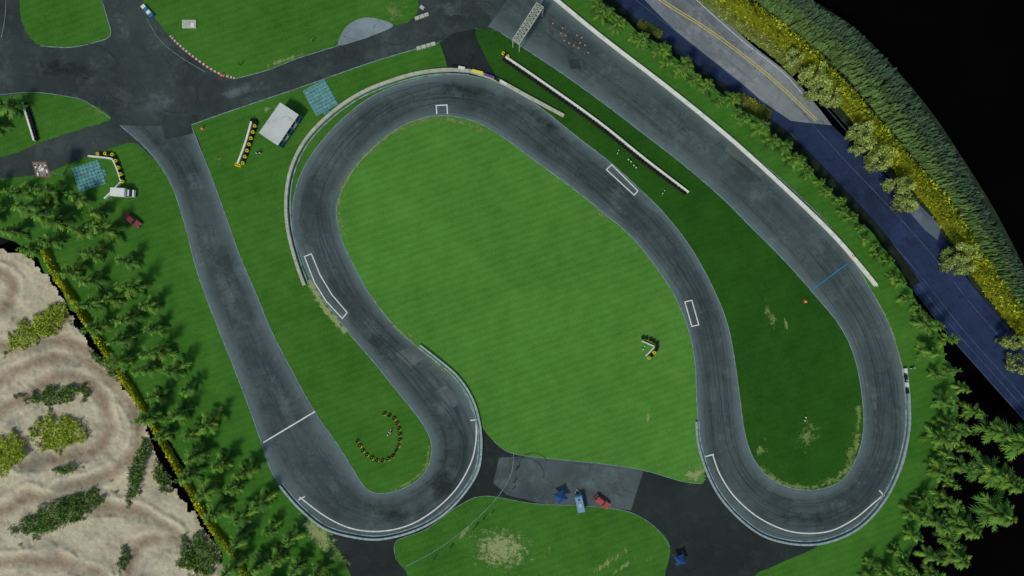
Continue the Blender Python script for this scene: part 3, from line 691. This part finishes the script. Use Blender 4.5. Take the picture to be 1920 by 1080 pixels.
for i in range(len(fa)):
    for k in range(40):
        t_=random.random(); a=fa[i].lerp(fb[i],t_)+Vector((random.uniform(-4,4),random.uniform(-4,4)))
        hh=random.uniform(3,5.5)*(1-.3*t_); r=random.uniform(.6,1.2); p=W(a.x,a.y,-2); zb=-5.5
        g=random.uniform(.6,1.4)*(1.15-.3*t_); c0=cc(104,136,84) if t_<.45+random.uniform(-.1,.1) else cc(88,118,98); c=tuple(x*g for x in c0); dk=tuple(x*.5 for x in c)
        for lv in range(3):
            zz=zb+hh*(.2+.27*lv); rr=r*(1-.27*lv); n_=8; vs=[]; of=random.uniform(0,1)
            for q in range(n_):
                an=2*math.pi*q/n_+of; r3=rr*(1 if q%2 else .4)*random.uniform(.8,1.25)
                vs.append((p.x+r3*math.cos(an),p.y+r3*math.sin(an),zz-(.3 if q%2 else 0)))
            vs.append((p.x,p.y,zz+hh*.36)); k0=len(mb.V)
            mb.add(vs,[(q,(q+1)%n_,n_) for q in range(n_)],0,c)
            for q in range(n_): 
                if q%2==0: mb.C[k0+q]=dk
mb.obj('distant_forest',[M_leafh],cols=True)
def conifer(seed,Ht,R,L=10,bright=1.0,dens=(4,5,6)):
    random.seed(seed); mb=MB(); mb.tube((0,0,-.3),(0,0,Ht*.97),.2,1,6,.03)
    for i in range(L):
        f=i/(L-1); z=Ht*(.12+.84*f); rad=R*(1-f)**.7+.3; nb=random.choice(dens) if f<.8 else 4; off=random.uniform(0,6)
        for b in range(nb):
            if random.random()<.12: continue
            a=off+2*math.pi*b/nb+random.uniform(-.4,.4); ln=rad*random.uniform(.55,1.35); dr=random.uniform(.15,.5)
            g=random.uniform(.6,1.35)*bright; d=Vector((math.cos(a),math.sin(a),0)); s=Vector((-d.y,d.x,0)); ns=7
            zz=z+random.uniform(-.4,.4); base=random.choice(((76,114,44),(62,100,44),(90,124,48)))
            def pt(t): return d*(ln*t)+Vector((0,0,zz+ln*(.25*t-dr*t*t*1.3)))
            for k in range(ns):
                t=k/ns; p=pt(t);q=pt(min(1,t+1.4/ns)); w=ln*.28*(math.sin(math.pi*min(1,(t+.2)))**.7)*random.uniform(.6,1.3)+.05
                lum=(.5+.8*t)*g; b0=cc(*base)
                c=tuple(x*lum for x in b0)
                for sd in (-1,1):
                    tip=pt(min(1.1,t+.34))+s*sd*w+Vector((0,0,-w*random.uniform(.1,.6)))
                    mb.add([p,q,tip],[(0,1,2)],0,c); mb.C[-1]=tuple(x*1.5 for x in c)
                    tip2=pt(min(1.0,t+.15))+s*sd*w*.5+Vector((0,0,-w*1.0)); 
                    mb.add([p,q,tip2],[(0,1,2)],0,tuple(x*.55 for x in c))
    o=mb.obj('pine_tree',[M_leaf,M_bark],cols=True); me=o.data; bpy.data.objects.remove(o); return me
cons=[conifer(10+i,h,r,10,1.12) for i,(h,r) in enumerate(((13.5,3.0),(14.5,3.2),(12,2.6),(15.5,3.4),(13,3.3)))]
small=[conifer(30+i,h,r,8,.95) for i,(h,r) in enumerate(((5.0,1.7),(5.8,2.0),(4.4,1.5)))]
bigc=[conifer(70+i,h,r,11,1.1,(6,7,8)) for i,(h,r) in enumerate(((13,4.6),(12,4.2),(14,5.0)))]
def decid(seed,Ht,R):
    random.seed(seed); mb=MB(); mb.tube((0,0,-.3),(0,0,Ht*.55),.22,1,6,.12); cl=[]
    for i in range(32):
        v=rv(); rr=random.uniform(.5,1)
        cl.append(Vector((v.x*R*rr,v.y*R*rr,Ht*.52+v.z*Ht*.45*rr)))
    for i,p in enumerate(cl):
        if i%4==0: mb.tube((0,0,Ht*.4),p,.08,1,4,.03)
        g=random.uniform(.6,1.3)
        for k in range(60):
            q=p+rv()*random.uniform(.3,1)*R*.36; gg=g*random.uniform(.6,1.3)*(.7+.4*(q.z/Ht)); c0=cc(140,160,92); leaf(mb,q,random.uniform(.22,.45),tuple(x*gg for x in c0),.8)
    o=mb.obj('tree',[M_leaf,M_bark],cols=True); me=o.data; bpy.data.objects.remove(o); return me
decs=[decid(50+i,13+i,2.4+.2*i) for i in range(3)]
random.seed(3)
def tree(meshes,px,py,z=0,s=1.0,name='pine_tree',zc=4):
    p=W(px,py,z+zc*s); o=bpy.data.objects.new(name,random.choice(meshes)); o.location=(p.x,p.y,z); sc=s*random.uniform(.85,1.15); o.scale=(sc,sc,sc*random.uniform(.9,1.1))
    o.rotation_euler=(random.uniform(-.08,.08),random.uniform(-.08,.08),random.uniform(0,6.28)); link(o)
inn=cr([(40,345),(125,358),(180,395),(225,455),(262,520),(300,600),(345,700),(385,770),(430,835),(475,900),(520,975),(580,1040),(630,1110)],False,8)
out=cr([(-40,335),(-40,400),(10,440),(95,490),(140,550),(205,650),(265,750),(330,850),(380,930),(430,1010),(440,1050),(470,1080),(500,1140)],False,8)
placed=[]
for _ in range(4000):
    i=random.randrange(len(inn)); t_=random.random(); q=inn[i].lerp(out[i],t_)+Vector((random.uniform(-8,8),random.uniform(-8,8)))
    if all((q-r).length>40 for r in placed): placed.append(q)
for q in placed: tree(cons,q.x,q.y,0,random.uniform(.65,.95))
tree(cons,20,200,0,.9); tree(cons,-15,235,0,.8)
row=cr([(1100,-40),(1125,12),(1190,62),(1255,112),(1330,165),(1400,225),(1465,280),(1520,330),(1570,380),(1610,430),(1650,475),(1690,535),(1725,585),(1750,620)],False,3)
for q in row:
    tree(small,q.x+random.uniform(-6,6),q.y+random.uniform(-6,6),0,random.uniform(.7,1.05),zc=2)
for q in ((1130,20),(1250,88),(1330,158),(1378,180),(1500,300),(1160,40),(1205,66),(1290,120),(1430,235)): tree(small,q[0],q[1],0,1.35,zc=3)
pl=[]
ri=cr([(1720,600),(1745,680),(1760,760),(1755,840),(1745,900),(1705,970),(1665,1020),(1600,1085)],False,8)
ro=cr([(1765,615),(1800,690),(1825,770),(1815,850),(1800,920),(1790,990),(1770,1050),(1740,1120)],False,8)
for _ in range(2500):
    i=random.randrange(len(ri)); q=ri[i].lerp(ro[i],random.random())
    if all((q-r).length>32 for r in pl): pl.append(q)
for q in pl: tree(cons,q.x,q.y,0,random.uniform(.55,.8),zc=4)
for q in ((1870,808),(1852,885),(1868,960),(1812,990),(1798,1045),(1915,830),(1895,905)): tree(bigc,q[0],q[1],-3,.9,zc=5)
for q in ((1512,150),(1522,172),(1552,190),(1600,250),(1612,275),(1640,300),(1672,350),(1688,385),(1785,480),(1780,505),(1888,640),(1905,680),(1475,115)):
    tree(decs,q[0],q[1],-5,random.uniform(.75,1.0),'deciduous_tree',zc=5)
# ------------------------------------------------------------ highway
zH=-5
hi=[(1040,-130),(1135,-10),(1200,55),(1290,125),(1370,185),(1440,222),(1520,325),(1620,430),(1700,525),(1775,620),(1850,710),(1930,800),(2050,940)]
ho=[(1190,-130),(1315,-10),(1400,75),(1480,140),(1525,190),(1560,235),(1640,312),(1705,372),(1765,440),(1812,520),(1870,590),(1935,665),(2060,800)]
ribbon('highway',hi[:6],ho[:6],zH,M_hwy); ribbon('highway',hi[5:],ho[5:],zH,M_hwyshade)  # lower stretch is dark navy because its shade is in the base colour
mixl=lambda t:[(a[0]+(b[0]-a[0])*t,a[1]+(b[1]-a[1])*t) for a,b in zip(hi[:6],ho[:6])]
ribbon('highway_shade_strip',hi[:6],mixl(.36),zH+.015,M_hwyshade)  # flat sheet painting the tree shade along the inner carriageway
def hw(pts,w,m,name='lane_line'):
    P=wpath(pts,zH,True); l=offs(P,w/2);r=offs(P,-w/2);V=[]
    for a,b in zip(r,l): V+=[a+Vector((0,0,.03)),b+Vector((0,0,.03))]
    mesh_obj(name,V,[(2*i,2*i+2,2*i+3,2*i+1) for i in range(len(P)-1)],m)
M_lbl=simple('lane_paint_dull',C(64,80,112),.8,.4,.5)
hw([(1215,-20),(1255,8),(1330,55),(1405,110),(1470,165),(1532,224)],.22,M_yel); hw([(1212,-17),(1252,11),(1327,58),(1402,113),(1467,168),(1529,227)],.22,M_yel)
hw([(1180,-10),(1300,85),(1400,165),(1450,212)],.15,M_lbl); hw([(1300,-5),(1390,75),(1470,138),(1515,190)],.15,M_white)
for o_ in ((-6,8),(4,-2),(14,-10),(44,-40),(74,-66)):
    hw([(1460+o_[0],250+o_[1]),(1530+o_[0],330+o_[1]),(1630+o_[0],435+o_[1]),(1710+o_[0],525+o_[1]),(1785+o_[0],620+o_[1]),(1860+o_[0],705+o_[1]),(1940+o_[0],795+o_[1])],.17,M_lbl)
sheet('highway_patch',[(1700,392),(1720,380),(1765,425),(1758,450),(1735,432)],zH+.02,asphalt('highway_repair',C(58,68,84),C(92,104,122)),smooth=False)
ribbon('embankment',[(1040,-110),(1120,0),(1190,60),(1290,138),(1400,222),(1470,285),(1560,370),(1640,455),(1700,540)],[(1060,-130),(1150,-5),(1215,52),(1310,125),(1408,195),(1492,262),(1580,352),(1660,440),(1725,530)],-4.5,simple('embankment_soil',C(20,32,20),.95,.5,.6))
band('verge_scrub',[(1375,185),(1405,200),(1440,222)],4.5,.8,12,[cc(120,134,50),cc(86,104,40)],.4,-4.6); band('verge_scrub',[(1195,45),(1215,52),(1240,66)],2.5,.8,12,[cc(100,114,50),cc(76,94,40)],.4,-4.6)
# ------------------------------------------------------------ light, camera
el=math.radians(54); az=math.radians(215)
w=bpy.data.worlds.new('World'); scn.world=w; w.use_nodes=True
nt=w.node_tree; bg=nt.nodes['Background']; sk=nt.nodes.new('ShaderNodeTexSky'); sk.sky_type='NISHITA'; sk.sun_disc=False; sk.sun_elevation=el; sk.sun_rotation=az
nt.links.new(sk.outputs[0],bg.inputs[0]); bg.inputs[1].default_value=.09
sd=bpy.data.lights.new('sun','SUN'); sd.energy=1.75; sd.angle=math.radians(9); sd.color=(1,.96,.88)
so=link(bpy.data.objects.new('sun',sd))
dirv=Vector((math.sin(az)*math.cos(el),math.cos(az)*math.cos(el),math.sin(el)))
so.rotation_euler=dirv.to_track_quat('Z','Y').to_euler()
cd=bpy.data.cameras.new('camera'); co=link(bpy.data.objects.new('camera',cd)); co.location=(0,0,H); co.rotation_euler=(0,0,0)
cd.sensor_width=36; cd.lens=36*H/(1920*S); cd.clip_end=8000; scn.camera=co
scn.view_settings.view_transform='Standard'; scn.view_settings.look='None'; scn.view_settings.exposure=0
